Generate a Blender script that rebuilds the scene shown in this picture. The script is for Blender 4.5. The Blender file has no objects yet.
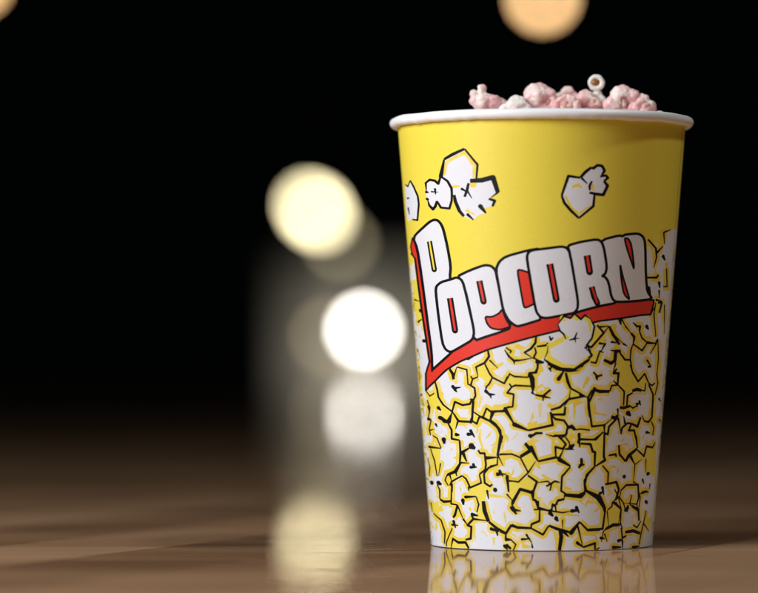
import bpy, bmesh, math, random
from mathutils import Vector, Matrix, noise
from mathutils.geometry import delaunay_2d_cdt

random.seed(7)
scene = bpy.context.scene
COL = scene.collection
R = math.radians

# ------------------------------------------------------------------ helpers
def link(o, parent=None):
    COL.objects.link(o)
    if parent: o.parent = parent
    return o

def obj(name, bm, mats, parent=None, smooth=True):
    me = bpy.data.meshes.new(name)
    bm.to_mesh(me); bm.free()
    for m in (mats if isinstance(mats, (list, tuple)) else [mats]): me.materials.append(m)
    if smooth:
        for p in me.polygons: p.use_smooth = True
    return link(bpy.data.objects.new(name, me), parent)

def tag(o, label=None, cat=None, group=None, kind=None):
    if label: o['label'] = label
    if cat: o['category'] = cat
    if group: o['group'] = group
    if kind: o['kind'] = kind
    return o

def empty(name, loc=(0, 0, 0)):
    o = bpy.data.objects.new(name, None); o.location = loc; o.empty_display_size = .01
    return link(o)

def lathe(profile, n=160, z_of=None):
    bm = bmesh.new(); rings = []
    for r, z in profile:
        ring = []
        for i in range(n):
            a = 2*math.pi*i/n
            dz = z_of(a, r, z) if z_of else 0
            ring.append(bm.verts.new((r*math.sin(a), -r*math.cos(a), z+dz)))
        rings.append(ring)
    for A, B in zip(rings, rings[1:]):
        for i in range(n):
            j = (i+1) % n
            bm.faces.new((A[i], A[j], B[j], B[i]))
    bmesh.ops.recalc_face_normals(bm, faces=bm.faces)
    return bm

def box(x0, y0, z0, x1, y1, z1, bevel=0):
    bm = bmesh.new()
    bmesh.ops.create_cube(bm, size=1, matrix=Matrix.Translation(((x0+x1)/2, (y0+y1)/2, (z0+z1)/2)) @ Matrix.Diagonal((x1-x0, y1-y0, z1-z0, 1)))
    if bevel: bmesh.ops.bevel(bm, geom=bm.edges[:], offset=bevel, segments=2, affect='EDGES')
    return bm

# ------------------------------------------------------------------ materials
def mat(name, color, rough=.5, spec=.5, sss=0):
    m = bpy.data.materials.new(name); m.use_nodes = True
    b = m.node_tree.nodes['Principled BSDF']
    b.inputs['Base Color'].default_value = (*color, 1)
    b.inputs['Roughness'].default_value = rough
    b.inputs['Specular IOR Level'].default_value = spec
    if sss:
        b.inputs['Subsurface Weight'].default_value = sss
        b.inputs['Subsurface Radius'].default_value = (.004, .0025, .002)
        b.inputs['Subsurface Scale'].default_value = 1
    return m

def paper(name, color, rough=.36, var=.05, bump=.06):
    """coated print: a faint mottle in the ink and the ripple of the board under it"""
    m = mat(name, color, rough)
    t = m.node_tree; n = t.nodes; l = t.links; b = n['Principled BSDF']
    tc = n.new('ShaderNodeTexCoord')
    no = n.new('ShaderNodeTexNoise'); no.inputs['Scale'].default_value = 900; no.inputs['Detail'].default_value = 3
    l.new(tc.outputs['Object'], no.inputs['Vector'])
    mx = n.new('ShaderNodeMix'); mx.data_type = 'RGBA'
    mx.inputs['A'].default_value = (*[c*(1-var) for c in color], 1); mx.inputs['B'].default_value = (*[min(1, c*(1+var)) for c in color], 1)
    l.new(no.outputs['Fac'], mx.inputs['Factor']); l.new(mx.outputs['Result'], b.inputs['Base Color'])
    n2 = n.new('ShaderNodeTexNoise'); n2.inputs['Scale'].default_value = 130; n2.inputs['Detail'].default_value = 4
    l.new(tc.outputs['Object'], n2.inputs['Vector'])
    bp = n.new('ShaderNodeBump'); bp.inputs['Strength'].default_value = bump; bp.inputs['Distance'].default_value = .0006
    l.new(n2.outputs['Fac'], bp.inputs['Height']); l.new(bp.outputs['Normal'], b.inputs['Normal'])
    return m

def glow(name, color, strength):
    m = bpy.data.materials.new(name); m.use_nodes = True
    t = m.node_tree; t.nodes.clear()
    e = t.nodes.new('ShaderNodeEmission'); o = t.nodes.new('ShaderNodeOutputMaterial')
    e.inputs['Color'].default_value = (*color, 1); e.inputs['Strength'].default_value = strength
    t.links.new(e.outputs[0], o.inputs['Surface'])
    return m

YEL = paper('yellow_print', (.80, .65, .07))
PALE = paper('pale_yellow_print', (.82, .68, .16))
_t = PALE.node_tree; _m = _t.nodes['Mix']; _n = _t.nodes['Noise Texture']      # brushed on: the tint thins out to the white board
_n.inputs['Scale'].default_value = 210; _n.inputs['Detail'].default_value = 4
_r = _t.nodes.new('ShaderNodeMapRange'); _r.inputs['From Min'].default_value = .5; _r.inputs['From Max'].default_value = .8
_t.links.new(_n.outputs['Fac'], _r.inputs['Value']); _t.links.new(_r.outputs['Result'], _m.inputs['Factor'])
_m.inputs['A'].default_value = (.79, .58, .05, 1); _m.inputs['B'].default_value = (.76, .74, .60, 1)
WHT = paper('white_print', (.715, .72, .765))
BLK = paper('black_print', (.004, .004, .005), .45)
BLK.node_tree.nodes['Principled BSDF'].inputs['Specular IOR Level'].default_value = .2
GRY = paper('grey_print', (.52, .54, .66))
RED = paper('red_print', (.70, .035, .02))
BOARD = paper('white_board', (.80, .80, .81), .42, .03, .15)
SEAM_SHADE = paper('seam_edge_shade', (.20, .13, .04), .6)

# ------------------------------------------------------------------ cup print, unrolled: angle in tenths of a degree, height in tenths of a millimetre
WHITE=[[-473,1395,-449,1458,-344,1493,-288,1433,-296,1379,-272,1378,-226,1385,-204,1329,-244,1306,-220,1298,-229,1278,-264,1272,-259,1252,-289,1248,-318,1229,-365,1244,-396,1279,-406,1324,-419,1344,-444,1379],[-573,1374,-548,1385,-518,1382,-491,1371,-473,1392,-437,1376,-417,1344,-420,1304,-435,1275,-484,1279,-501,1302,-530,1273,-560,1289,-567,1311,-578,1339],[-798,1378,-749,1368,-711,1389,-659,1352,-642,1307,-661,1238,-729,1242,-798,1237,-821,1288],[54,1316,80,1388,128,1382,174,1421,199,1429,231,1410,226,1393,245,1388,233,1371,247,1354,226,1320,191,1324,187,1278,126,1233,93,1260,63,1294],[-837,1045,-745,1081,-729,937,-671,766,-642,702,-697,603,-589,630,-507,668,-422,698,-270,741,-140,777,40,817,234,851,455,876,528,880,554,927,497,964,477,1076,477,1162,541,1126,552,1104,601,1139,601,1188,679,1203,835,1214,828,1167,826,938,838,365,820,-40,283,-21,-243,-20,-831,-17,-837,288,-831,632]]
GAP=[[-334,682,-290,695,-261,648,-274,619,-309,641,-326,648],[-602,622,-587,567,-554,538,-498,513,-525,488,-580,508,-620,552,-624,602],[-303,498,-288,525,-263,513,-273,486],[-356,510,-328,498,-340,476,-362,480],[-489,509,-448,479,-512,474],[-739,581,-626,587,-607,552,-597,507,-650,532,-690,556],[-171,655,-150,645,-87,642,-75,613,-147,616,-163,608,-173,621,-184,618,-193,620],[104,599,173,574,102,565],[17,521,75,535,81,506,33,491],[339,691,405,691,430,656,470,624,493,602,436,595,403,580,394,548,381,593,346,617,341,657],[475,627,512,651,532,626,498,597],[285,461,299,461,294,434],[235,410,272,439,278,402],[626,541,660,541,662,466,634,471],[4,763,36,785,70,794,79,782,19,755,-4,716,-16,716,-45,706,-54,741,-48,753,-5,758],[344,726,376,706,408,706,425,662,326,662,331,696],[200,736,238,745,233,721,218,697,198,701],[209,829,249,804,199,765,192,780],[565,924,617,925,609,895,575,899],[650,711,690,705,683,661,645,666],[-798,1014,-720,1013,-695,912,-683,862,-729,848,-779,863,-811,924],[-672,777,-647,762,-642,720,-670,717],[-495,493,-476,499,-457,474,-472,449,-466,429,-448,427,-454,410,-499,412,-500,444,-521,473],[-693,371,-600,372,-619,302,-646,272,-671,326],[-408,228,-332,247,-320,264,-307,240,-282,235,-279,215,-409,213],[-294,333,-242,339,-243,320,-296,309],[-367,500,-334,500,-343,473,-368,482],[-447,351,-423,341,-416,326,-448,325],[-536,275,-490,285,-482,271,-524,252],[-189,253,-132,254,-132,217,-183,217],[-119,344,-78,371,-59,332,-91,293],[-188,255,-140,253,-94,275,-57,256,-70,222,-130,231,-164,187,-190,208],[43,381,71,376,59,349,43,351],[-280,335,-242,336,-243,319,-281,314],[261,431,276,431,277,347,239,323,236,365,219,373,211,397,158,402,158,408,228,408],[459,350,493,366,547,345,488,319],[588,372,700,380,737,259,606,282],[344,169,392,153,412,138,310,140],[-408,226,-328,248,-293,234,-301,209,-321,179,-314,115,-380,118,-358,144,-349,168,-362,203,-418,202],[-761,157,-659,175,-654,130,-706,124],[-535,164,-495,160,-520,125],[-543,29,-449,18,-437,3,-565,1],[-189,254,-137,250,-144,221,-171,186,-190,215],[-228,10,-179,11,-179,-4,-228,-5],[323,144,350,168,399,147,400,94,356,95,328,85],[421,70,471,69,423,55],[635,108,752,114,706,81,645,68]]
TINT=[(1.95,[-311,1360,-299,1355]),(1.17,[-404,1355,-374,1356]),(0.98,[-344,1263,-307,1248]),(0.98,[94,1347,121,1355,135,1345]),(1.07,[179,1353,188,1334]),(0.98,[-454,1399,-435,1448,-344,1479,-302,1429,-308,1385]),(0.88,[68,1316,93,1270,126,1247,176,1281]),(1.46,[-451,632,-456,618]),(1.27,[-379,653,-385,618]),(1.17,[-271,604,-297,614]),(1.27,[-369,594,-355,584]),(1.17,[-248,535,-196,540]),(1.07,[-313,569,-329,530]),(1.22,[-34,540,-34,496]),(1.46,[-83,469,-46,477]),(0.98,[124,545,125,486]),(1.46,[130,547,187,557]),(1.46,[-55,601,-22,618]),(1.46,[8,540,32,535]),(2.44,[108,427,140,427]),(1.27,[128,608,153,596]),(0.88,[221,554,226,510,286,502]),(1.37,[185,638,161,603]),(1.17,[245,608,300,613]),(1.27,[384,519,398,499]),(1.66,[-174,763,-138,760,-80,741]),(1.46,[-80,746,-68,721]),(1.46,[-244,677,-200,697]),(1.27,[-28,677,-22,663]),(1.46,[308,834,315,824]),(1.27,[435,780,462,775]),(1.27,[437,844,448,824]),(1.17,[320,755,327,750]),(1.66,[529,790,564,785]),(1.17,[263,780,244,755]),(0.98,[541,1078,549,1028]),(1.27,[653,1070,668,1045]),(1.07,[489,1141,509,1131]),(0.88,[-323,451,-332,416,-313,372]),(1.17,[-258,378,-265,358]),(0.98,[-206,339,-167,349]),(1.17,[-386,394,-355,399]),(1.07,[-573,284,-539,294]),(1.17,[-649,426,-673,386]),(0.98,[-772,324,-747,259]),(1.07,[-205,343,-172,351]),(0.78,[-209,333,-206,309]),(1.46,[-83,403,-34,410]),(1.46,[-53,325,-34,305]),(0.78,[-22,280,10,268]),(1.95,[29,253,54,231]),(1.17,[80,236,119,226]),(1.27,[-67,182,-57,168]),(1.27,[-165,167,-145,172]),(1.27,[27,403,34,388]),(0.98,[200,260,199,289,233,309]),(1.37,[313,308,353,309]),(0.88,[292,293,305,268]),(0.98,[316,224,362,203]),(0.78,[416,182,404,217]),(0.78,[514,220,526,180]),(1.07,[204,181,269,175]),(1.17,[397,375,417,355]),(1.95,[-650,146,-617,137]),(1.46,[-286,96,-216,72]),(1.07,[-291,204,-184,196]),(1.07,[-393,108,-315,103]),(0.88,[-213,136,-207,102]),(0.88,[-274,42,-275,17]),(0.78,[-586,58,-588,8]),(1.17,[-442,43,-418,63]),(1.17,[-753,112,-696,94]),(1.27,[-76,184,-63,159,-44,130,-70,105]),(1.17,[-169,104,-103,90]),(1.27,[28,86,48,41,48,2]),(0.78,[190,65,249,59]),(1.46,[-118,16,-84,12]),(1.27,[-37,199,-18,169,14,154]),(0.98,[79,135,160,129]),(0.98,[189,104,218,82,276,83]),(0.78,[193,168,213,197]),(1.17,[263,187,284,147,276,88]),(0.98,[210,87,276,83]),(0.88,[189,60,255,54]),(1.17,[325,67,335,43]),(0.88,[509,192,512,167]),(0.78,[496,122,490,88]),(0.98,[436,25,443,45])]
INK=[(0.98,[-473,1395,-449,1458]),(0.78,[-449,1458,-402,1475,-344,1493]),(0.54,[-344,1493,-288,1433,-296,1379]),(1.17,[-325,1374,-272,1375,-223,1385,-204,1329]),(0.34,[-204,1329,-234,1310]),(0.68,[-244,1306,-218,1298,-229,1277]),(1.07,[-282,1279,-258,1253]),(0.54,[-342,1249,-316,1229]),(0.78,[-406,1324,-401,1299,-383,1264,-361,1243]),(0.59,[-473,1395,-437,1376,-418,1349,-417,1322]),(0.68,[-332,1366,-340,1342,-354,1315]),(0.49,[-365,1345,-343,1334]),(0.49,[-340,1339,-320,1309]),(0.59,[-573,1374,-544,1385,-510,1380,-491,1368,-474,1395]),(0.54,[-418,1339,-420,1304,-435,1274,-484,1279,-505,1304]),(0.68,[-505,1304,-517,1285,-534,1274,-558,1289]),(0.29,[-558,1289,-567,1311]),(0.29,[-573,1374,-572,1344]),(0.39,[-536,1340,-494,1337]),(0.39,[-513,1349,-511,1329]),(0.49,[-573,1340,-556,1338]),(0.49,[-571,1314,-557,1311]),(0.44,[-711,1389,-677,1363,-645,1327,-641,1297,-665,1237,-725,1242]),(0.39,[-792,1378,-749,1368,-711,1389]),(0.39,[-772,1286,-758,1261]),(0.39,[-768,1324,-739,1324]),(0.68,[128,1382,80,1388,54,1316]),(0.68,[54,1316,65,1289,93,1260,126,1233]),(0.63,[126,1233,187,1278,191,1326]),(0.63,[212,1388,238,1392,247,1383,230,1371]),(0.78,[128,1382,150,1404,174,1421]),(0.68,[174,1421,182,1417,199,1429,219,1427,231,1410,220,1393]),(0.73,[230,1371,247,1354,229,1320,194,1323,168,1328]),(0.59,[178,1370,168,1353,170,1336]),(0.44,[136,1379,159,1360]),(0.78,[-489,674,-470,655,-467,635]),(0.49,[-467,642,-442,682]),(0.44,[-442,682,-385,672,-383,648]),(0.49,[-375,712,-349,719]),(0.49,[-334,682,-326,645]),(0.49,[-355,637,-367,613,-346,603,-343,574,-356,559,-374,562]),(0.49,[-290,697,-268,660,-253,643,-197,621,-181,648]),(0.49,[-253,643,-270,619,-284,609]),(0.59,[-271,744,-266,721,-290,697,-334,682]),(0.44,[-326,645,-355,637,-365,648]),(0.49,[-607,624,-594,597,-587,567,-553,540,-489,514]),(0.54,[-489,514,-467,551,-419,539,-376,544,-367,557]),(0.68,[-367,562,-357,554,-369,480]),(0.68,[-512,474,-489,514]),(0.49,[-489,514,-448,479,-369,478]),(0.98,[-588,490,-521,476]),(0.44,[-359,515,-324,498,-340,476]),(0.44,[-307,496,-270,481]),(0.44,[-262,513,-273,484]),(0.49,[-324,498,-307,496,-288,528,-262,513,-200,521,-190,531,-173,536]),(0.78,[-197,521,-174,492]),(0.34,[-716,591,-671,571,-621,582]),(0.68,[-594,527,-572,518]),(0.49,[-807,575,-778,573]),(0.49,[-697,531,-686,506]),(0.68,[-474,608,-451,588]),(0.68,[-288,592,-266,577]),(0.44,[-458,603,-425,606]),(0.44,[-463,595,-449,603]),(0.44,[-272,579,-243,579]),(0.44,[-266,577,-263,565]),(0.49,[-173,657,-149,647,-87,644]),(0.49,[-170,657,-196,619]),(0.49,[-174,621,-163,608,-185,586,-154,581,-160,535,-196,530]),(0.63,[-196,530,-203,518,-271,517]),(0.54,[-163,608,-147,614,-69,611]),(1.27,[-81,660,-69,638,-66,604]),(0.59,[-66,604,-68,587]),(0.59,[-87,644,-81,660,-51,662,-42,692]),(0.98,[-196,527,-154,469]),(1.17,[-154,469,-89,447]),(0.68,[-89,447,24,467,14,516]),(0.63,[14,523,56,533,99,564,173,574]),(0.29,[99,564,104,599]),(0.54,[101,606,110,601,173,574]),(0.78,[81,662,91,628,104,604]),(0.98,[1,696,43,677,96,670,133,674,160,691]),(1.07,[49,638,72,667]),(0.39,[16,682,10,670]),(0.68,[14,506,78,506,81,535]),(0.59,[20,503,36,489,76,484,95,462,86,430,27,425]),(0.49,[70,423,95,437]),(0.68,[-22,437,-52,437,-83,420]),(0.98,[95,457,113,462,129,449]),(0.78,[189,569,194,530,201,496]),(0.78,[-272,485,-246,468,-224,446,-219,402]),(0.49,[-254,512,-269,485]),(0.44,[159,415,204,415]),(0.78,[147,403,155,437]),(0.49,[52,425,77,403]),(0.63,[-55,579,-22,574,14,599]),(0.54,[-22,574,14,567]),(0.44,[-19,574,-22,555]),(0.44,[-268,581,-242,580]),(0.88,[219,598,246,591,298,591]),(0.49,[298,591,308,613,341,615]),(0.98,[219,601,192,545]),(0.59,[192,545,212,461,277,466]),(0.39,[277,466,323,492]),(0.49,[340,617,382,590,382,538]),(0.63,[340,617,343,659,315,659,332,676]),(0.59,[210,664,230,647,256,653]),(0.59,[227,645,231,633]),(0.98,[312,497,339,490,349,502]),(0.44,[348,524,353,499]),(0.44,[543,477,512,500]),(0.78,[359,531,383,529,425,536]),(0.54,[403,536,404,575,437,585]),(0.88,[432,592,464,598,499,594]),(0.49,[410,691,429,661,470,627,516,656,556,621]),(0.49,[556,621,589,611,623,621]),(0.39,[499,594,526,592,532,621]),(0.59,[556,616,610,576,614,491,582,474,543,477]),(0.68,[507,493,486,458,441,469]),(0.54,[375,430,381,455,414,472,441,469,425,444,463,444,488,399]),(0.54,[354,490,375,435]),(0.59,[349,502,339,485,303,460,298,431,279,436,281,402]),(0.49,[277,466,279,436]),(0.49,[470,543,500,545]),(0.49,[489,552,501,537]),(0.98,[414,509,433,499]),(0.59,[569,435,604,432]),(0.59,[149,579,188,569]),(0.68,[188,569,206,598]),(0.54,[154,413,235,412,272,441]),(0.49,[546,683,570,681]),(0.49,[694,560,728,550]),(0.49,[725,480,806,468]),(0.63,[-51,794,-54,772,-74,750,-103,736]),(0.59,[-48,758,-5,763,1,772]),(0.49,[-57,755,-51,736,-63,716,-45,709]),(0.54,[-45,709,-45,677,-57,663]),(0.88,[-45,702,-16,699]),(0.49,[24,792,13,782,7,797]),(0.63,[-172,721,-151,706,-124,707]),(0.44,[-151,706,-148,692]),(0.44,[-186,755,-162,741,-168,733]),(0.44,[7,677,16,665]),(0.59,[177,763,196,755,255,809,221,838]),(0.59,[168,763,201,726,146,684]),(0.59,[234,831,280,834]),(0.59,[590,924,632,925,611,885]),(0.78,[280,834,302,804,341,765]),(0.78,[521,773,599,770]),(0.44,[255,809,280,834]),(0.44,[297,775,333,772]),(0.44,[408,709,409,745,419,765]),(0.44,[537,884,573,914]),(0.49,[237,770,264,768]),(0.49,[239,741,221,697,195,701]),(0.49,[419,768,485,743,521,773]),(0.49,[599,770,616,790]),(0.49,[600,768,550,731]),(0.49,[408,709,429,662]),(0.49,[324,696,312,662]),(0.49,[345,861,369,834]),(0.39,[239,741,259,736]),(0.39,[363,768,387,760]),(0.88,[260,709,299,696,319,706,321,741,350,741]),(0.54,[343,736,376,709,408,709]),(0.68,[334,863,343,839]),(0.68,[403,809,425,795,426,785]),(0.68,[508,834,525,822]),(0.59,[438,834,460,834,458,815]),(0.59,[531,706,570,681]),(0.34,[571,924,561,879,594,795]),(0.34,[617,785,641,716,638,661]),(0.24,[667,915,700,805]),(0.54,[477,1160,540,1127,549,1097]),(0.63,[547,1110,602,1138]),(0.44,[599,1188,614,1144]),(0.44,[550,1095,534,1053]),(0.44,[657,1055,685,986,633,985]),(0.44,[494,983,505,968]),(0.49,[605,1190,679,1203]),(0.59,[489,1017,562,1018,578,1029]),(0.59,[589,999,599,979]),(0.59,[575,934,630,930]),(0.68,[610,1099,634,1084]),(0.68,[504,978,522,954]),(0.34,[594,969,600,940]),(0.44,[-782,1112,-749,1109]),(0.44,[-788,938,-707,930]),(0.44,[-715,897,-709,887]),(0.59,[-748,853,-699,862]),(0.68,[-694,780,-657,777]),(0.39,[-815,745,-785,740]),(0.39,[-698,965,-688,952]),(0.68,[-708,483,-675,481]),(0.68,[-729,377,-594,374]),(0.68,[-470,428,-448,427]),(0.68,[-395,430,-361,431]),(0.49,[-628,464,-617,454]),(0.49,[-273,481,-258,506]),(0.49,[-450,323,-396,322]),(0.49,[-450,323,-481,286]),(0.49,[-446,274,-524,250,-542,235]),(0.49,[-525,240,-524,210]),(0.34,[-693,441,-645,446]),(1.07,[-581,492,-550,478,-525,476]),(1.07,[-219,422,-242,351]),(0.78,[-525,476,-498,503]),(0.78,[-459,316,-495,288,-558,274]),(0.54,[-526,473,-500,444,-504,412,-450,407]),(0.54,[-372,482,-343,470,-327,498]),(0.54,[-342,372,-332,360,-307,360,-302,318,-307,299,-341,281]),(0.54,[-243,319,-289,306,-315,284,-313,249,-285,237,-271,245]),(0.59,[-450,407,-449,356,-459,316]),(0.59,[-476,504,-452,479,-376,476]),(0.59,[-376,476,-363,505]),(0.59,[-389,307,-354,308]),(0.59,[-373,317,-362,305]),(0.59,[-231,295,-215,275]),(0.29,[-610,315,-639,269]),(0.29,[-457,474,-472,449]),(0.88,[-566,408,-563,391]),(0.88,[-297,343,-242,346]),(0.88,[-447,358,-387,381]),(0.88,[-430,356,-412,327]),(0.88,[-195,270,-187,217]),(0.63,[-327,498,-273,481,-234,457,-219,422]),(0.63,[-379,443,-358,419]),(1.17,[-379,386,-357,377]),(0.49,[-341,281,-332,249,-399,230,-421,262,-446,274]),(0.39,[-536,277,-524,252]),(0.39,[-228,359,-173,359,-130,346]),(0.44,[-490,288,-482,271]),(0.44,[-189,258,-131,256]),(0.68,[-245,285,-198,283]),(0.88,[-735,240,-707,239]),(0.88,[-645,242,-611,238]),(0.78,[-218,431,-230,387,-238,358]),(0.44,[-238,355,-169,359,-128,346,-91,290,-139,255,-188,260]),(0.44,[-281,313,-243,318,-238,355]),(0.44,[96,378,128,376]),(0.44,[153,412,204,413]),(0.44,[38,258,61,253]),(0.98,[-128,349,-78,373,-105,400]),(0.98,[109,383,128,395]),(1.17,[-77,383,-44,332]),(1.17,[56,339,111,314]),(0.68,[-44,332,40,347,56,344]),(0.68,[-70,217,-130,229,-164,182]),(0.68,[33,427,89,430]),(0.68,[-83,427,-65,432]),(0.68,[150,307,166,319,162,336]),(0.59,[40,347,37,386,71,378,87,395,58,422]),(0.59,[111,312,70,275,67,222,87,212]),(0.59,[187,216,182,260,210,294]),(0.59,[39,168,52,187,81,192]),(0.63,[56,344,77,378]),(0.63,[-94,280,-50,256,-66,222,-70,187]),(0.63,[-70,192,-57,187,-44,160,4,149]),(1.07,[87,207,167,201,187,216]),(0.49,[187,221,213,218]),(0.49,[-91,290,-56,332]),(0.49,[4,149,23,153,26,173,39,168]),(0.49,[-197,208,-167,182]),(0.88,[-194,275,-190,216]),(0.88,[149,432,154,383]),(0.59,[-244,281,-211,284]),(0.59,[-230,291,-217,279]),(0.59,[-6,239,22,251,35,258]),(0.49,[3,258,19,244,13,222]),(0.49,[163,317,179,321]),(0.49,[158,412,224,412,258,431]),(0.49,[275,315,311,288,310,249]),(0.49,[558,209,606,212,641,206]),(0.49,[562,256,579,240]),(0.68,[279,431,281,347,289,337]),(0.68,[158,398,208,395,220,368,233,365,233,314]),(0.68,[233,311,193,280,184,245,195,221]),(0.68,[295,244,362,252,381,223,363,184]),(0.68,[615,172,642,169]),(0.68,[435,145,459,152]),(0.78,[289,335,233,311]),(0.78,[450,345,484,315]),(0.78,[615,277,640,279]),(0.78,[489,158,532,140]),(0.78,[412,271,417,266]),(0.88,[195,221,253,195,293,160,302,140]),(0.88,[162,204,188,216]),(0.88,[415,328,435,350,497,376]),(0.63,[366,391,373,356,415,328]),(0.59,[497,376,481,419,469,429]),(0.59,[343,174,364,174,402,148]),(0.59,[375,193,339,174]),(0.59,[158,317,181,319]),(0.59,[164,339,171,319]),(0.59,[307,352,349,356,354,346]),(0.59,[267,210,289,219]),(0.59,[281,232,290,205]),(0.54,[498,369,559,345,579,382,650,376,683,395]),(0.54,[395,220,429,239,522,239,536,189,522,165]),(0.39,[484,315,537,333]),(0.29,[485,310,482,250]),(0.29,[651,236,647,216]),(0.34,[582,332,591,282]),(0.24,[522,165,417,172]),(0.68,[-643,181,-604,172,-534,176]),(0.68,[-490,163,-514,125,-531,114]),(0.68,[-395,130,-359,126]),(0.68,[-209,63,-181,92,-135,83]),(0.68,[-543,34,-502,21,-449,23,-428,1]),(0.44,[-525,239,-540,166,-490,163]),(0.44,[-366,198,-352,168,-366,138]),(0.44,[-748,125,-645,101,-612,57,-627,12]),(0.49,[-490,160,-454,109]),(0.49,[-301,219,-295,189]),(0.49,[-175,171,-159,152,-134,147]),(0.39,[-408,231,-409,217]),(0.34,[-542,74,-606,17,-608,2]),(0.78,[-432,194,-366,198]),(0.78,[-300,105,-257,81,-209,63]),(0.78,[-171,174,-132,221]),(0.78,[-218,8,-204,18,-183,4]),(0.78,[-451,181,-448,164]),(0.78,[-178,159,-149,135]),(1.17,[-325,181,-320,144,-300,105]),(0.59,[-400,128,-389,113,-429,88,-404,83,-412,39,-448,33]),(0.59,[-389,113,-307,108]),(0.59,[-209,63,-210,43,-179,38]),(0.59,[-541,87,-494,86]),(0.59,[-528,100,-516,75]),(0.54,[-543,34,-565,-1]),(0.88,[-287,78,-244,69]),(0.88,[-258,224,-254,219]),(0.68,[-261,81,-252,52]),(0.68,[-174,178,-136,223,-133,228,-72,213]),(0.68,[-239,69,-208,62,-176,95]),(0.68,[81,71,108,51]),(0.68,[-217,15,-200,1]),(0.78,[-72,218,-69,189]),(0.78,[191,222,269,192]),(0.78,[8,93,47,81,121,66]),(0.59,[-69,189,-44,181,-44,159]),(0.59,[-37,152,-38,110,-77,98,-80,86]),(0.59,[-80,83,-21,59,8,93]),(0.59,[164,105,208,74,277,74]),(0.59,[154,90,182,16]),(0.49,[-66,152,-37,154,24,147,76,141]),(0.49,[21,147,24,169,40,164,43,147]),(0.54,[46,169,49,184,85,191]),(0.54,[-209,38,-181,38]),(0.73,[-176,95,-149,85,-77,83]),(0.73,[122,147,159,149]),(0.73,[145,159,160,139]),(1.27,[121,66,164,107]),(0.88,[153,28,186,11]),(0.88,[44,120,54,108]),(0.88,[14,140,30,127]),(0.63,[186,11,251,25,252,-3]),(0.63,[-174,154,-152,134]),(0.63,[-168,149,-128,147]),(0.63,[-127,41,-84,44]),(0.63,[-103,58,-77,29]),(1.17,[64,76,71,51,62,0]),(0.44,[76,113,77,81]),(0.88,[197,220,269,197,303,152]),(0.88,[312,78,356,91,400,91]),(0.88,[441,62,505,65,576,53]),(0.88,[364,7,419,6]),(0.63,[303,152,292,78,210,77]),(0.39,[315,142,328,82]),(0.44,[315,147,342,161,345,176,403,150,404,95]),(0.44,[297,68,288,29]),(0.44,[305,58,324,28]),(0.44,[425,30,429,0]),(0.44,[501,88,539,76,574,100]),(0.44,[627,138,584,50,571,11]),(0.44,[555,205,635,208]),(0.54,[411,80,424,40,453,49]),(0.68,[397,31,425,35]),(0.68,[481,158,540,146,554,101]),(0.68,[619,171,638,163]),(0.49,[606,89,691,56]),(0.78,[514,3,579,5]),(0.59,[283,44,307,41]),(0.59,[436,149,461,151]),(0.59,[450,158,447,136]),(0.44,[-454,109,-429,90]),(0.44,[-643,181,-636,216,-661,235]),(0.44,[-772,162,-760,127]),(0.34,[395,220,388,193,417,172,435,145]),(0.34,[522,165,545,134]),(0.34,[482,250,522,239]),(0.34,[314,248,299,243]),(0.39,[353,225,381,195,403,150]),(0.39,[404,95,421,75]),(0.39,[527,221,551,190,545,151]),(0.39,[486,157,464,168,475,202]),(0.39,[400,142,391,96]),(0.39,[312,78,297,68]),(0.39,[-836,665,-804,645,-836,615]),(0.39,[-708,556,-681,526,-709,486]),(0.39,[-383,648,-382,618,-367,613]),(0.39,[-284,609,-291,594]),(0.39,[-801,555,-756,530]),(0.39,[-712,370,-671,326,-654,267]),(0.39,[-675,481,-709,445,-698,421]),(0.39,[-768,334,-744,299,-770,263]),(0.39,[-558,274,-578,254,-553,234]),(0.39,[-673,421,-625,412,-594,374]),(0.44,[96,378,77,378]),(0.44,[-238,355,-213,314]),(0.44,[3,258,-53,253]),(0.44,[87,212,81,192]),(0.44,[77,430,102,403,109,383]),(0.44,[99,564,75,535]),(0.44,[27,425,-10,433]),(0.44,[126,449,158,452,203,447]),(0.44,[-70,587,-55,579]),(0.44,[630,661,656,620,633,576]),(0.44,[481,538,444,528,425,536]),(0.44,[341,615,314,632]),(0.44,[609,476,648,451,638,421]),(0.44,[397,472,386,499]),(0.44,[302,804,363,768]),(0.44,[426,785,419,765]),(0.44,[369,834,403,809]),(0.44,[438,834,411,849]),(0.44,[458,815,479,790,521,773]),(0.44,[321,741,292,745]),(0.44,[264,768,245,741]),(0.44,[-103,736,-68,716]),(0.44,[-172,721,-192,746]),(0.44,[-124,707,-63,716]),(0.44,[-262,706,-225,677]),(0.44,[-181,38,-158,21,-172,-1]),(0.44,[252,-3,281,9]),(0.44,[76,141,122,147]),(0.44,[-74,12,-77,29])]
BANNER=[-740,1171,-697,1160,-615,747,-629,666,-479,747,-348,792,-210,829,-25,880,231,921,405,937,550,933,554,924,533,879,460,876,334,863,233,853,41,816,-50,797,-138,777,-270,747,-353,721,-421,702,-508,672,-608,627,-716,591,-699,656,-647,701,-662,766,-672,812,-691,892,-712,998,-727,1092,-764,1109,-785,1140]
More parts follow.
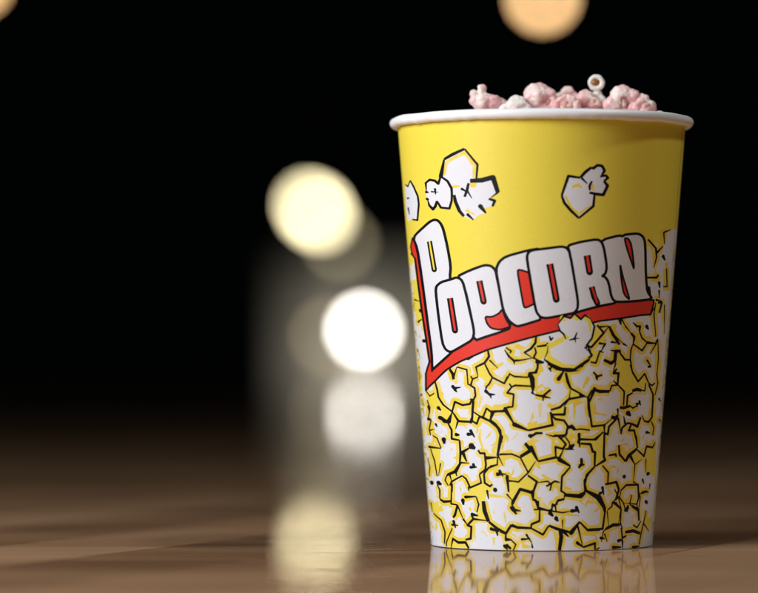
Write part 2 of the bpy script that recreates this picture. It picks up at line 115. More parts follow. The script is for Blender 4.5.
LETTERS=[('P',[-730,1172,-624,1205,-563,1228,-530,1235,-506,1231,-489,1218,-476,1197,-458,1132,-445,1058,-454,1019,-449,934,-441,754,-481,730,-547,700,-626,669,-620,736,-634,823,-664,1017,-690,1132],[('slit',1.85,0.81,'yellow',[-575,1155,-553,1047])]),('N',[230,1154,314,1172,329,1168,341,1175,413,1181,446,1169,461,1145,480,1017,496,963,541,937,404,927,319,924,260,932,209,1000,207,1050,213,1117],[('poly',0.59,0.0,'red',[321,1070,336,996,352,952,387,931,367,967,341,1018]),('poly',0.67,0.0,'red',[339,1163,361,1160,379,1138,405,1041,375,1089,352,1130])]),('R',[79,1131,133,1145,208,1156,230,1146,243,1117,258,1054,253,1029,236,1020,251,1017,268,1000,288,937,316,921,231,909,140,889,113,880,116,969,91,1106],[('slit',2.52,1.18,'red',[165,1096,179,1034]),('slit',2.22,0.89,'red',[190,980,202,945,219,919])]),('P',[-415,1019,-344,1042,-273,1061,-243,1058,-223,1041,-216,1002,-186,888,-158,828,-211,811,-273,796,-339,779,-342,846,-375,982],[('slit',2.29,1.04,'red',[-300,1003,-283,925]),('poly',0.63,0.0,'red',[-279,870,-246,868,-213,881,-198,897,-182,858,-161,832,-211,820,-252,826,-271,844])]),('C',[-222,1044,-206,1073,-177,1092,-82,1114,-33,1121,-12,863,-125,833,-143,836,-171,855,-194,892,-208,965],[('poly',0.63,0.0,'red',[-129,1039,-119,1043,-75,1031,-46,922,-92,902,-103,904,-114,958])]),('O',[-88,1082,-85,1101,-71,1114,-13,1120,54,1128,76,1124,91,1106,126,946,130,921,129,899,115,883,69,875,-5,863,-33,867,-50,887,-61,935],[('slit',2.52,1.18,'red',[7,1064,36,932])]),('O',[-553,965,-546,985,-512,1000,-453,1009,-415,1017,-391,1009,-378,988,-342,846,-336,811,-346,783,-413,757,-475,736,-509,747,-529,772,-545,876],[('slit',2.29,1.04,'red',[-461,940,-441,818])])]
OVER=([44,841,69,870,98,863,115,880,145,860,163,875,189,860,206,833,198,790,174,763,189,728,146,695,109,675,55,677,1,699,-12,717,10,751,49,780,80,791,57,817],[(2.15,[64,863,78,853]),(2.15,[119,870,132,855]),(2.15,[172,863,187,853]),(2.15,[76,794,94,789]),(2.15,[7,760,71,782]),(2.15,[1,746,4,716,72,682,132,680,181,716]),(1.46,[186,853,191,814])],[(0.63,[44,841,69,871,98,863,115,881,145,859,163,875,189,861]),(0.63,[189,860,209,833,199,790,174,763,196,740]),(0.59,[44,841,53,816,70,804,79,785]),(0.98,[-16,711,13,692,60,675,120,672,181,706,192,711]),(0.68,[94,782,118,787,129,811]),(0.49,[118,787,141,789]),(0.44,[121,785,124,772]),(0.59,[173,755,185,765]),(0.49,[167,755,183,741]),(0.39,[1,763,-2,736,-16,711])])

R0, RT, ZT = 42.3, 55.1, 160.0            # base radius, radius under the rim, wall height (mm)
MMD = 48.0*math.pi/180                    # mm of arc per degree on a mean radius

def pts(flat): return [(flat[i]/10*MMD, flat[i+1]/10) for i in range(0, len(flat), 2)]
def edge_out(p):                          # the pile carries on round the side of the cup
    lim = 78*MMD
    return [((math.copysign(91*MMD, x) if abs(x) > lim else x), (-1 if z < 1.2 else z)) for x, z in p]

polys = []                                # (priority, material index, group, points)
def fill(pr, mi, p, g='wall'): polys.append((pr, mi, g, p))
def wide(x):                              # the print runs fuller round the sides of the cup
    return min(3.0, 1/max(.2, math.cos(x/MMD*math.pi/180)))
def stroke(pr, mi, w, p, g='wall', taper=.35, closed=False):
    n = len(p)
    segs = [(p[i], p[(i+1) % n]) for i in range(n if closed else n-1)]
    def hw(i):
        return w/2*(1 if closed or 0 < i < n-1 else taper)
    for i, (a, b) in enumerate(segs):
        dx, dy = b[0]-a[0], b[1]-a[1]; L = math.hypot(dx, dy)
        if L < 1e-4: continue
        nx, ny = -dy/L, dx/L
        ha, hb = hw(i), hw((i+1) % n)
        if n == 2: ha, hb = w*.5, w*.2
        nx *= wide((a[0]+b[0])/2)
        polys.append((pr, mi, g, [(a[0]-nx*ha, a[1]-ny*ha), (b[0]-nx*hb, b[1]-ny*hb), (b[0]+nx*hb, b[1]+ny*hb), (a[0]+nx*ha, a[1]+ny*ha)]))
    for i in range(n):
        if closed or 0 < i < n-1 or n == 2 and i == 0:
            r = w/2*(1 if n > 2 else 1)
            polys.append((pr, mi, g, [(p[i][0]+r*wide(p[i][0])*math.cos(k*math.pi/4+.2), p[i][1]+r*math.sin(k*math.pi/4+.2)) for k in range(8)]))

def rounded(p, rounds=1):                 # Chaikin corner cutting for the letter outlines
    for _ in range(rounds):
        q = []
        for i in range(len(p)):
            a, b = p[i], p[(i+1) % len(p)]
            q += [(a[0]*.8+b[0]*.2, a[1]*.8+b[1]*.2), (a[0]*.2+b[0]*.8, a[1]*.2+b[1]*.8)]
        p = q
    return p

NAMES = ['yellow', 'pale', 'white', 'black', 'red', 'seam', 'grey']
MATS = [YEL, PALE, WHT, BLK, RED, SEAM_SHADE, GRY]
IX = {n: i for i, n in enumerate(NAMES)}
EXT = 93*MMD
fill(0, 0, [(-90*MMD, 0), (90*MMD, 0), (90*MMD, ZT), (-90*MMD, ZT)])
for k, f in enumerate(WHITE):
    fill(1, 2, edge_out(pts(f)) if k == len(WHITE)-1 else pts(f))
def length(p): return sum(math.dist(a, b) for a, b in zip(p, p[1:]))
for w, f in INK:
    p = pts(f)
    if max(z for x, z in p) < 121 and length(p) > 3.2: stroke(2, 1, w*1.2+2.7, p, taper=.85)
for w, f in TINT: stroke(2.1, 1, w*1.25, pts(f), taper=.6)
for f in GAP: fill(3, 0, pts(f))
rnd = random.Random(21)
for k in range(150):                      # pencil-like grey hatching and ochre touches inside the white pieces
    x, z = rnd.uniform(-80, 74)*MMD, rnd.uniform(2, 62 if rnd.random() < .8 else 85)
    a, L = rnd.uniform(0, 3.14), rnd.uniform(.9, 2.2)
    p = [(x-math.cos(a)*L, z-math.sin(a)*L), (x+.35*math.sin(a), z-.35*math.cos(a)), (x+math.cos(a)*L, z+math.sin(a)*L)]
    if k % 5 < 2: stroke(1.5, 6, rnd.uniform(.14, .3), p)
    else: stroke(1.6, 1, rnd.uniform(.5, 1.2), p, taper=.3)
for w, f in INK: stroke(4, 3, max(.58, w*1.55)*(1.35 if len(f) == 4 and length(pts(f)) < 3.2 else 1), pts(f), taper=.8)
# small pieces beyond what the front shows, so that the side of the cup is covered too
rnd = random.Random(3)
for th0, ztop in ((-82, 104), (-88, 104), (82, 112)):
    z = 3+abs(th0) % 5
    while z < ztop:
        c = ((th0+rnd.uniform(-1.5, 1.5))*MMD, z)
        ring = [(c[0]+rnd.uniform(2.6, 4.6)*math.cos(a), c[1]+rnd.uniform(2.8, 5.2)*math.sin(a)) for a in [k*math.pi/3.5+rnd.random()*.5 for k in range(7)]]
        stroke(2, 1, 1.1, ring[:5])
        stroke(4, 3, .3, ring[:4] if rnd.random() < .6 else ring[2:])
        stroke(4, 3, .4, [(c[0]-1.2, c[1]-.4), (c[0]+1.2, c[1]+.3)])
        if rnd.random() < .45: fill(3, 0, [(x+2.5, y+3.5) for x, y in ring[1:5]])
        z += rnd.uniform(6.5, 10)
# glued side seam: the shadow of its edge painted as a dark line
fill(4.5, 5, [(74.6*MMD, 0), (75.3*MMD, 0), (75.3*MMD, ZT), (74.6*MMD, ZT)])
# banner and lettering
b = pts(BANNER)
fill(5, 4, b, 'banner'); stroke(5.1, 3, .78, b, 'banner', closed=True)
pr = 6
for i, (n, f, inner) in enumerate(LETTERS):
    g = 'letter%d' % i
    p = rounded(pts(f))
    fill(pr, 2, p, g); stroke(pr+.1, 3, 1.0, p, g, closed=True)
    for k, w1, w2, c, l in inner:
        l = pts(l)
        if k == 'slit':
            stroke(pr+.2, 3, w1, l+[l[-1]], g, taper=1)
            polys.append((pr+.2, 3, g, [(l[-1][0]+w1/2*math.cos(q*math.pi/4), l[-1][1]+w1/2*math.sin(q*math.pi/4)) for q in range(8)]))
            stroke(pr+.3, IX[c], w2*.8, [l[0], ((l[0][0]+l[-1][0])/2, (l[0][1]+l[-1][1])/2), l[-1]], g, taper=.8)
        else:
            l = rounded(l); fill(pr+.2, IX[c], l, g); stroke(pr+.3, 3, .74, l, g, closed=True)
    pr += 1
# the kernel printed across the banner
f, ti, ik = OVER
fill(20, 2, pts(f))
for w, l in ti: stroke(20.1, 0, w, pts(l), taper=.7)
for w, l in ik: stroke(20.2, 3, w*1.25, pts(l), taper=.5)

def clip(p):                              # to the half sheet
    for axis, lo, hi in ((0, -90*MMD, 90*MMD), (1, 0, ZT)):
        for lim, s in ((lo, 1), (hi, -1)):
            q = []
            for i in range(len(p)):
                a, b = p[i], p[(i+1) % len(p)]
                da, db = (a[axis]-lim)*s, (b[axis]-lim)*s
                if da >= 0: q.append(a)
                if (da >= 0) != (db >= 0):
                    t = da/(da-db); q.append((a[0]+(b[0]-a[0])*t, a[1]+(b[1]-a[1])*t))
            p = q
            if len(p) < 3: return None
    return p

verts, faces, meta, edges = [], [], [], []
for pr_, mi, g, p in polys:
    p = clip(p)
    if not p: continue
    area = sum(p[i][0]*p[(i+1) % len(p)][1]-p[(i+1) % len(p)][0]*p[i][1] for i in range(len(p)))
    if abs(area) < 1e-4: continue
    if area < 0: p = p[::-1]
    s = len(verts); verts += [Vector(v) for v in p]
    faces.append(list(range(s, s+len(p)))); meta.append((pr_, mi, g))
for k in range(1, 90):                    # ruling lines, two degrees apart, so the sheet rolls up round
    x = (-90+2*k)*MMD
    s = len(verts); verts += [Vector((x, 0)), Vector((x, ZT))]; edges.append((s, s+1))
ov, oe, of, _, _, oface = delaunay_2d_cdt(verts, edges, faces, 0, 1e-5)

def rolled(v, turn=0):
    a = v[0]/MMD*math.pi/180+turn; r = (R0+(RT-R0)*v[1]/ZT)/1000
    r *= 1+.0016*noise.noise((1.6*math.sin(a), 1.6*math.cos(a), v[1]/60))*math.sin(math.pi*v[1]/ZT)
    return (r*math.sin(a), -r*math.cos(a), v[1]/1000+.0003*(1-v[1]/ZT))
SL = (RT-R0)/ZT
def sheet(name, want, turns, parent):
    idx, co, fl, mi = {}, [], [], []
    nrm = []
    for turn in turns:
        idx.clear()
        for f, orig in zip(of, oface):
            if not orig: continue
            pr_, m, g = max(meta[k] for k in orig)
            if g != want: continue
            if abs((ov[f[1]]-ov[f[0]]).cross(ov[f[2]]-ov[f[0]])) < 1e-9: continue
            ff = []
            for k in f:
                if k not in idx:
                    idx[k] = len(co); co.append(rolled(ov[k], turn))
                    a = ov[k][0]/MMD*math.pi/180+turn
                    nrm.append(Vector((math.sin(a), -math.cos(a), -SL)).normalized())
                ff.append(idx[k])
            fl.append(ff); mi.append(m)
    me = bpy.data.meshes.new(name); me.from_pydata(co, [], fl)
    used = sorted(set(mi))
    for u in used: me.materials.append(MATS[u])
    me.polygons.foreach_set('material_index', [used.index(u) for u in mi])
    me.polygons.foreach_set('use_smooth', [True]*len(fl))
    me.update()
    me.normals_split_custom_set_from_vertices(nrm)
    return link(bpy.data.objects.new(name, me), parent)

cup = empty('popcorn_cup')
tag(cup, 'tall yellow paper popcorn cup printed with the word POPCORN and cartoon popcorn', 'paper cup')
wall = sheet('wall', 'wall', (0, math.pi), cup)
ban = sheet('banner', 'banner', (0, math.pi), cup); ban['label'] = 'red printed ribbon curling under the lettering'
for i, (n, f, inner) in enumerate(LETTERS):
    lo = sheet('letter', 'letter%d' % i, (0,), ban)
    lo['label'] = 'white printed letter %s with black outline' % n
for i in range(len(LETTERS)):
    lo = sheet('letter', 'letter%d' % i, (math.pi,), ban)

# rolled rim, liner, recessed base
rc, zc = 56.25, 161.75
prof = []
for k in range(25):
    a = math.pi*1.02+2*math.pi*k/24*.98
    prof.append(((rc+2.0*math.cos(a))/1000, (zc+1.95*math.sin(a))/1000))
def wob(a, r, z): return .00030*noise.noise((4*math.sin(a), 4*math.cos(a), 3))+(.00025*noise.noise((14*math.sin(a), 14*math.cos(a), 9)) if z < .1615 else 0)
obj('rim', lathe(prof, 240, wob), BOARD, cup)
obj('liner', lathe([((rc-2.0)/1000, .1616), ((R0-.4)/1000+.0009, .012), (.0005, .0118)], 128), BOARD, cup)
obj('base', lathe([((R0-.15)/1000, .0002), ((R0-.6)/1000, .0002), ((R0-.5)/1000, .008), (.0005, .008)], 128), BOARD, cup)

# ------------------------------------------------------------------ pink popcorn
def popcorn_mat(name, white, pink, seed, lo=.32, hi=.54):
    m = mat(name, white, .38, .45, .45)
    t = m.node_tree; n = t.nodes; l = t.links; b = n['Principled BSDF']
    tc = n.new('ShaderNodeTexCoord'); mp = n.new('ShaderNodeMapping'); mp.inputs['Location'].default_value = (seed*3.1, seed, -seed)
    l.new(tc.outputs['Object'], mp.inputs['Vector'])
    no = n.new('ShaderNodeTexNoise'); no.inputs['Scale'].default_value = 130; no.inputs['Detail'].default_value = 3; no.inputs['Roughness'].default_value = .5
    l.new(mp.outputs[0], no.inputs['Vector'])
    cr = n.new('ShaderNodeValToRGB')
    cr.color_ramp.elements[0].position = lo; cr.color_ramp.elements[0].color = (*white, 1)
    cr.color_ramp.elements[1].position = hi; cr.color_ramp.elements[1].color = (*pink, 1)
    l.new(no.outputs['Fac'], cr.inputs[0]); l.new(cr.outputs[0], b.inputs['Base Color'])
    n2 = n.new('ShaderNodeTexNoise'); n2.inputs['Scale'].default_value = 1500; n2.inputs['Detail'].default_value = 3
    l.new(mp.outputs[0], n2.inputs['Vector'])
    bp = n.new('ShaderNodeBump'); bp.inputs['Strength'].default_value = .12; bp.inputs['Distance'].default_value = .0003
    l.new(n2.outputs['Fac'], bp.inputs['Height']); l.new(bp.outputs[0], b.inputs['Normal'])
    return m
PINK = [popcorn_mat('pink_popcorn', (.82, .71, .64), (.77, .45, .45), 1), popcorn_mat('rosy_popcorn', (.81, .64, .57), (.73, .34, .35), 5, .32, .55),
        popcorn_mat('white_popcorn', (.82, .78, .72), (.78, .60, .56), 9, .5, .75)]
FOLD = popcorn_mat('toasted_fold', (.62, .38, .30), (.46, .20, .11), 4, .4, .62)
HULL = mat('hull_brown', (.26, .09, .015), .35)

tex = bpy.data.textures.new('kernel_lumps', 'CLOUDS'); tex.noise_scale = .0042; tex.noise_depth = 2
def kernel_mesh(name, lobes, bites=(), m=None):
    """blown kernel: swollen lobes fused together, hollows bitten out of the folds"""
    bm = bmesh.new()
    for x, y, z, r in lobes:
        bmesh.ops.create_icosphere(bm, subdivisions=3, radius=r/1000, matrix=Matrix.Translation((x/1000, y/1000, z/1000)))
    o = obj(name, bm, m)
    rm = o.modifiers.new('fuse', 'REMESH'); rm.mode = 'VOXEL'; rm.voxel_size = .00034
    sm = o.modifiers.new('soft', 'SMOOTH'); sm.iterations = 3; sm.factor = .5
    dp = o.modifiers.new('lumps', 'DISPLACE'); dp.texture = tex; dp.strength = .0009 if len(lobes) > 18 else .0022; dp.mid_level = .5; dp.texture_coords = 'GLOBAL'
    dg = bpy.context.evaluated_depsgraph_get()
    me = bpy.data.meshes.new_from_object(o.evaluated_get(dg))
    o.modifiers.clear(); o.data = me
    for x, y, z, r in bites:              # press a hollow into the fold
        c, r = Vector((x, y, z))/1000, r/1000
        for v in me.vertices:
            d = v.co-c
            if d.length < r: v.co = c+d.normalized()*r
    for p in me.polygons: p.use_smooth = True
    return o

GP = 'pink popcorn in the cup'
def piece(label, x, y, z, lobes, bites=(), m=0, name='popcorn_piece'):
    o = kernel_mesh(name, lobes, bites, PINK[m])
    o.location = (x/1000, y/1000, z/1000)
    return tag(o, label, 'popcorn', GP)
# x across, y away from the camera, z up (mm), measured at the cup
piece('knobbly pale pink popcorn with two small bumps, leftmost on the heap', -21.5, -6, 170.2,
      [(-1.0, 0, -.8, 4.0), (2.6, 0, -1.2, 3.6), (5.6, 1, -1.6, 2.8), (-1.6, 0, 4.6, 1.7), (-1.5, 0, 2.6, 2.0), (-4.4, 0, 2.4, 1.7), (-3.6, 0, .2, 2.6), (1, 2, -4, 4.5)], [(1.2, -5.4, 1.2, 2.0)], 0)
piece('small plain white popcorn dome beside the biggest pink piece', -10, -7, 167.5, [(0, 0, 0, 4.6), (-3, 0, -1.5, 3.6), (3.4, -1, -1.6, 3.0), (0, 1, -5, 5)], (), 2)
big = piece('biggest rounded pink popcorn in the middle of the heap', -.6, -3, 171.2,
      [(-1, 0, .6, 5.4), (-3.0, 0, -2.4, 4.2), (3.0, -.5, .6, 3.4), (1.6, 1, -3, 5), (4.2, -2, -2.0, 2.8)], [(2.9, -5.2, -1.8, 2.1)], 0)
piece('small smooth pink ball of popcorn peeking from behind', 10.2, 6, 173.6, [(0, 0, 0, 3.2), (-2.2, 1, -2.4, 3.4), (2.2, 0, -2.6, 3.4), (0, 0, -6, 4)], (), 0)
bowl = piece('greyish pink cupped popcorn shaped like a little bowl at the rim', 9.2, -9, 167.6,
      [(4.0*math.cos(a), -1.2*math.sin(a)*0, 3.6*math.sin(a)-.4, 1.7) for a in [k*math.pi/7 for k in range(14)]]+[(0, 2.4, 0, 4.2), (0, 2, -4, 4)], (), 1)
piece('bright pink popcorn right under the ring shaped piece', 17.2, -3, 170.2, [(-.8, 0, .4, 4.0), (2.4, -1, -1.6, 3.0), (-3, 0, -1.8, 3.0), (0, 1, -4.4, 4.6)], [(3.6, -4.4, -.4, 1.6)], 1)
ring = piece('ring shaped popcorn curl with a brown hull in its centre, highest on the heap', 21.0, -1, 177.4,
      [(2.45*math.cos(a), 0, 2.3*math.sin(a), 1.0) for a in [k*math.pi/10 for k in range(20)]]+[(0, 2.2, 0, 2.4), (.6, 1.2, -4.4, 1.8), (1.6, .8, -7, 2.4), (2.6, .5, -9.4, 2.8)], (), 2)
bm = bmesh.new(); bmesh.ops.create_uvsphere(bm, u_segments=20, v_segments=12, radius=.0019, matrix=Matrix.Translation((0, .0002, 0)) @ Matrix.Diagonal((1, .55, .85, 1)))
obj('hull', bm, HULL, ring)
right = piece('large pale pink popcorn with a deep brownish fold, right part of the heap', 31.0, -5, 170.2,
      [(-.6, 0, 1.6, 4.4), (-3.2, 0, -1.8, 4.0), (3.4, 0, 1.0, 3.4), (1, 2, -3, 5)], [(.6, -5, -.6, 2.3)], 0)
wrinkled = piece('wrinkled deep pink popcorn at the right end of the heap', 38.2, -6, 168.6,
      [(0, 0, 1.0, 3.2), (2.6, 0, -1.0, 3.0), (-2.4, -1, -1.4, 2.8), (1.2, -2, -2.4, 2.4), (-.4, -2, 1.2, 1.9), (0, 1, -4, 4.6)], [(1.4, -4.6, -.4, 1.1), (-1.6, -4.6, .4, .9)], 1)
piece('tiny white popcorn crumb showing just above the rim at far right', 44.6, -6, 164.2, [(0, 0, 0, 2.2), (-2, 0, -.6, 1.9), (1.8, 0, -1, 1.6), (0, 1, -3.2, 3.0)], (), 2)

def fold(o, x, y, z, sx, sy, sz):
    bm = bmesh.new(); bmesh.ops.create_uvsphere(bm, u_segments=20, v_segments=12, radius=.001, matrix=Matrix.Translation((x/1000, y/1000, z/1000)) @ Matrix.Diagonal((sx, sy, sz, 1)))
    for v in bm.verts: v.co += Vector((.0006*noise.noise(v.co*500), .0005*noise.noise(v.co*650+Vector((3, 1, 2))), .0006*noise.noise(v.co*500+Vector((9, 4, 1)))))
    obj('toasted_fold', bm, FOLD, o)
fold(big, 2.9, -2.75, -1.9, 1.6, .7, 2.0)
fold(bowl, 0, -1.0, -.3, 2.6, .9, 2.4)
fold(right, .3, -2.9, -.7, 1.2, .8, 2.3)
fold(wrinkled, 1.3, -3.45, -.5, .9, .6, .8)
# the rest of the heap, level with the rim
bm = bmesh.new()
rr = random.Random(11)
for k in range(330):
    a = rr.random()*2*math.pi; q = .049*math.sqrt(rr.random()); s = .0042+rr.random()*.0022
    q = min(q, .0475-s*.6)
    top = .1605-.10*max(0, q-.03)
    bmesh.ops.create_icosphere(bm, subdivisions=2, radius=s, matrix=Matrix.Translation((q*math.sin(a), q*math.cos(a), top-s*.6-rr.random()*.012)) @ Matrix.Rotation(rr.random()*6, 4, 'X') @ Matrix.Diagonal((1, .75+rr.random()*.4, .8+rr.random()*.4, 1)))
for v in bm.verts:
    v.co += v.co.normalized()*.0008*noise.noise(v.co*420)
hp = obj('popcorn_heap', bm, PINK[0])
tag(hp, 'mass of pink popcorn filling the cup up to its rim', 'popcorn heap', kind='stuff')

# ------------------------------------------------------------------ tabletop
def wood():
    m = bpy.data.materials.new('varnished_wood'); m.use_nodes = True
    t = m.node_tree; n = t.nodes; l = t.links; b = n['Principled BSDF']
    tc = n.new('ShaderNodeTexCoord')
    def mapping(rot, sc):
        mp = n.new('ShaderNodeMapping'); mp.inputs['Rotation'].default_value = (0, 0, R(rot)); mp.inputs['Scale'].default_value = sc
        l.new(tc.outputs['Object'], mp.inputs['Vector']); return mp
    base = mapping(TROT, (1, 1, 1))
    br = n.new('ShaderNodeTexBrick'); br.offset = .37; br.squash = 1
    for k, v in (('Color1', (0, 0, 0, 1)), ('Color2', (1, 1, 1, 1)), ('Mortar', (.5, .5, .5, 1))): br.inputs[k].default_value = v
    br.inputs['Scale'].default_value = 1; br.inputs['Brick Width'].default_value = .55; br.inputs['Row Height'].default_value = .062
    br.inputs['Mortar Size'].default_value = .0006; br.inputs['Mortar Smooth'].default_value = .3; br.inputs['Bias'].default_value = 0
    l.new(base.outputs[0], br.inputs['Vector'])
    g = mapping(TROT, (5, 120, 1))
    ad = n.new('ShaderNodeVectorMath'); ad.operation = 'MULTIPLY_ADD'; ad.inputs[1].default_value = (37, 11, 5)
    l.new(br.outputs['Color'], ad.inputs[0]); l.new(g.outputs[0], ad.inputs[2])
    no = n.new('ShaderNodeTexNoise'); no.inputs['Scale'].default_value = 1; no.inputs['Detail'].default_value = 6; no.inputs['Roughness'].default_value = .6; no.inputs['Distortion'].default_value = .6
    l.new(ad.outputs[0], no.inputs['Vector'])
    big = n.new('ShaderNodeTexNoise'); big.inputs['Scale'].default_value = 5; big.inputs['Detail'].default_value = 3
    bg = mapping(TROT, (.6, 2.6, 1)); l.new(bg.outputs[0], big.inputs['Vector'])
    r1 = n.new('ShaderNodeValToRGB')
    e = r1.color_ramp.elements
    e[0].position = .25; e[0].color = (.15, .068, .034, 1); e[1].position = .78; e[1].color = (.76, .475, .28, 1)
    x = e.new(.5); x.color = (.53, .30, .163, 1)
    mix = n.new('ShaderNodeMath'); mix.operation = 'MULTIPLY_ADD'; mix.inputs[1].default_value = .34
    m2 = n.new('ShaderNodeMath'); m2.operation = 'MULTIPLY_ADD'; m2.inputs[1].default_value = .22
    m3 = n.new('ShaderNodeMath'); m3.operation = 'MULTIPLY_ADD'; m3.inputs[1].default_value = .55; m3.inputs[2].default_value = -.09
    l.new(big.outputs['Fac'], m3.inputs[0]); l.new(br.outputs['Color'], m2.inputs[0]); l.new(m3.outputs[0], m2.inputs[2])
    l.new(no.outputs['Fac'], mix.inputs[0]); l.new(m2.outputs[0], mix.inputs[2])
    l.new(mix.outputs[0], r1.inputs[0])
    dk = n.new('ShaderNodeMix'); dk.data_type = 'RGBA'; dk.blend_type = 'MULTIPLY'; dk.inputs['B'].default_value = (.4, .35, .3, 1)
    l.new(br.outputs['Fac'], dk.inputs['Factor']); l.new(r1.outputs[0], dk.inputs['A'])
    l.new(dk.outputs['Result'], b.inputs['Base Color'])
    b.inputs['Roughness'].default_value = .6; b.inputs['Specular IOR Level'].default_value = 0
    gl = n.new('ShaderNodeBsdfGlossy'); gl.inputs['Roughness'].default_value = TROUGH
    fr = n.new('ShaderNodeFresnel'); fr.inputs['IOR'].default_value = 1.4
    fm_ = n.new('ShaderNodeMath'); fm_.operation = 'MULTIPLY'; fm_.inputs[1].default_value = TGLOSS
    l.new(fr.outputs[0], fm_.inputs[0])
    ms = n.new('ShaderNodeMixShader'); l.new(fm_.outputs[0], ms.inputs[0]); l.new(b.outputs[0], ms.inputs[1]); l.new(gl.outputs[0], ms.inputs[2])
    l.new(ms.outputs[0], n['Material Output'].inputs['Surface'])
    # brushed varnish: fine grain lines break the reflections up
    f1 = n.new('ShaderNodeTexNoise'); f1.inputs['Scale'].default_value = 1; f1.inputs['Detail'].default_value = 4
    fm = mapping(-87, (9, 420, 1)); l.new(fm.outputs[0], f1.inputs['Vector'])
    f2 = n.new('ShaderNodeTexNoise'); f2.inputs['Scale'].default_value = 1; f2.inputs['Detail'].default_value = 2
    fm2 = mapping(-71, (8, 300, 1)); l.new(fm2.outputs[0], f2.inputs['Vector'])
    sm = n.new('ShaderNodeMath'); sm.operation = 'MULTIPLY_ADD'; sm.inputs[1].default_value = .8
    mr = n.new('ShaderNodeMapRange'); mr.inputs['From Min'].default_value = .57; mr.inputs['From Max'].default_value = .66
    l.new(f2.outputs['Fac'], mr.inputs['Value']); l.new(mr.outputs['Result'], sm.inputs[0]); l.new(f1.outputs['Fac'], sm.inputs[2])
    bp = n.new('ShaderNodeBump'); bp.inputs['Strength'].default_value = TBUMP; bp.inputs['Distance'].default_value = .0004
    l.new(sm.outputs[0], bp.inputs['Height']); l.new(bp.outputs[0], gl.inputs['Normal'])
    return m
TROT, TROUGH, TBUMP, TGLOSS = -66, .022, .035, .88
bm = bmesh.new()
bmesh.ops.create_grid(bm, x_segments=8, y_segments=12, size=1, matrix=Matrix.Translation((0, 1.6, 0)) @ Matrix.Diagonal((2.6, 4.2, 1, 1)))
top = obj('tabletop', bm, wood(), smooth=False)
tag(top, 'glossy brown varnished wooden tabletop', kind='structure')

# ------------------------------------------------------------------ camera
F, D, H, CX = 3385., 1.3, .0747, .0624
cam = bpy.data.cameras.new('camera'); co = link(bpy.data.objects.new('camera', cam))
co.location = (-CX, -D, H); co.rotation_euler = (math.pi/2+53.5/F, 0, 0)
cam.sensor_width = 36; cam.lens = 36*F/758; cam.clip_start = .02; cam.clip_end = 200
cam.dof.use_dof = True; cam.dof.focus_distance = 1.27; cam.dof.aperture_fstop = cam.lens/34.0
scene.camera = co

# ------------------------------------------------------------------ far lamps and the pale post behind them
DARK = mat('dark_metal', (.02, .018, .016), .5)
def far(px, py, d):                       # a lamp's place in the room, d metres from the camera
    return (-CX+(px-379)/F*d, -D+d, H+(350-py)/F*d)
def pendant(label, loc, r, color, strength, stretch=(1, 1, 1), tilt=0, cord=1.2):
    o = empty('pendant_lamp', loc); tag(o, label, 'lamp', 'glowing lamps far behind the cup')
    bm = bmesh.new(); bmesh.ops.create_uvsphere(bm, u_segments=32, v_segments=16, radius=r, matrix=Matrix.Rotation(tilt, 4, 'Y') @ Matrix.Diagonal((*stretch, 1)))
    obj('bulb', bm, glow('lamp_glow', color, strength), o)
    obj('socket', lathe([(.0005, r*2.3), (r*.5, r*2.3), (r*.55, r*1.02), (.0005, r*1.02)], 24), DARK, o)
    obj('cord', lathe([(.003, r*2.3), (.003, r*2.3+cord)], 8), DARK, o)
    return o
AMB = (1, .60, .27); CREAM = (1, .88, .58); WARMW = (1, .95, .86)
pendant('cream lamp glowing larger and higher left of the cup', far(315, 211, 9.3), .027, (1, .87, .52), 17, (1.6, 1, .9), R(45))
pendant('white lamp glowing just left of the cup', far(364, 330, 11.6), .022, WARMW, 44, cord=.9)
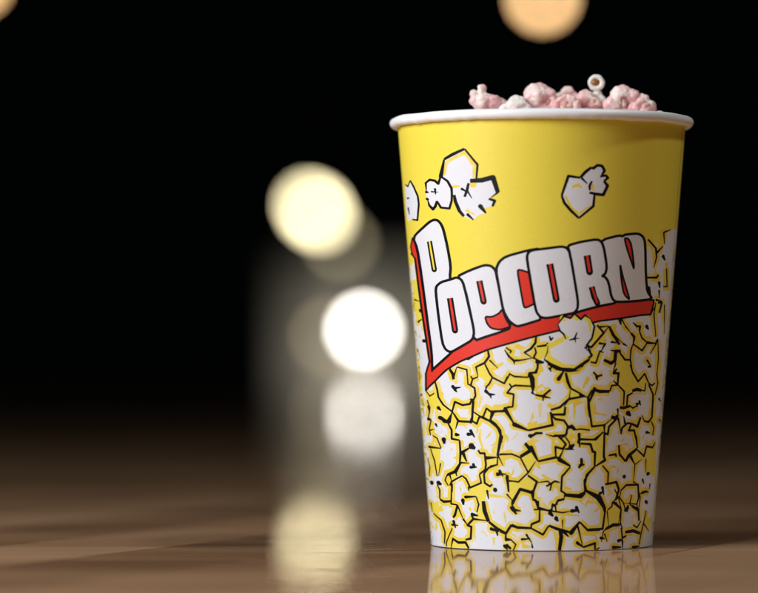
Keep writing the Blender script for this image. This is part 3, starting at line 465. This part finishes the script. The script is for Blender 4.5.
pendant('orange lamp glowing above the popcorn at the top edge', far(543, -4, 8.0), .024, AMB, 14, cord=.8)
pendant('orange lamp cut off by the top left corner', far(-25, -18, 8.0), .022, AMB, 15, cord=.8)
pendant('very dim olive lamp half behind the cream lamp', far(340, 242, 10.6), .020, (1, .85, .5), 3.4)
pendant('very dim brown lamp half behind the white lamp', far(328, 336, 11.0), .020, (1, .75, .45), 3.4)
x0, y, z = far(282, 256, 12.0); x1 = far(480, 240, 12)[0]
post = obj('pale_post', box(x0, y, -.8, x1, y+.3, z, .01), mat('pale_plaster', (.72, .69, .62), .8))
tag(post, 'blurred pale grey post standing far behind the lamps', 'post')
# added area light without a fixture, facing the post to brighten it
pl = bpy.data.lights.new('post_fill', 'AREA'); pl.energy = 1.6; pl.color = (1, .93, .78); pl.size = .08
lo = link(bpy.data.objects.new('post_fill', pl)); lo.location = far(350, 340, 11.35); lo.rotation_euler = (math.pi/2, 0, 0)


# ------------------------------------------------------------------ light
def area(name, az, el, dist, size, power, color, aim=(0, 0, .09)):
    L = bpy.data.lights.new(name, 'AREA'); L.shape = 'RECTANGLE'; L.size, L.size_y = size; L.energy = power; L.color = color
    o = link(bpy.data.objects.new(name, L))
    a, e = R(az), R(el)
    o.location = Vector(aim)+Vector((math.sin(a)*math.cos(e), -math.cos(a)*math.cos(e), math.sin(e)))*dist
    o.rotation_euler = (Vector(aim)-o.location).to_track_quat('-Z', 'Y').to_euler()
    return o
area('key_window', -55, 25, 1.0, (.5, .45), 13.0, (.93, .96, 1))
area('ceiling_lamp', 74, 62, 1.3, (.09, .09), 5.2, (.97, 1, .96))

w = bpy.data.worlds.new('World'); scene.world = w; w.use_nodes = True
w.node_tree.nodes['Background'].inputs[0].default_value = (.6, 1, .95, 1)
w.node_tree.nodes['Background'].inputs[1].default_value = .0006

vs = scene.view_settings; vs.view_transform = 'Standard'; vs.look = 'None'; vs.exposure = 0; vs.gamma = 1
scene.cycles.use_denoising = True
scene.cycles.max_bounces = 8
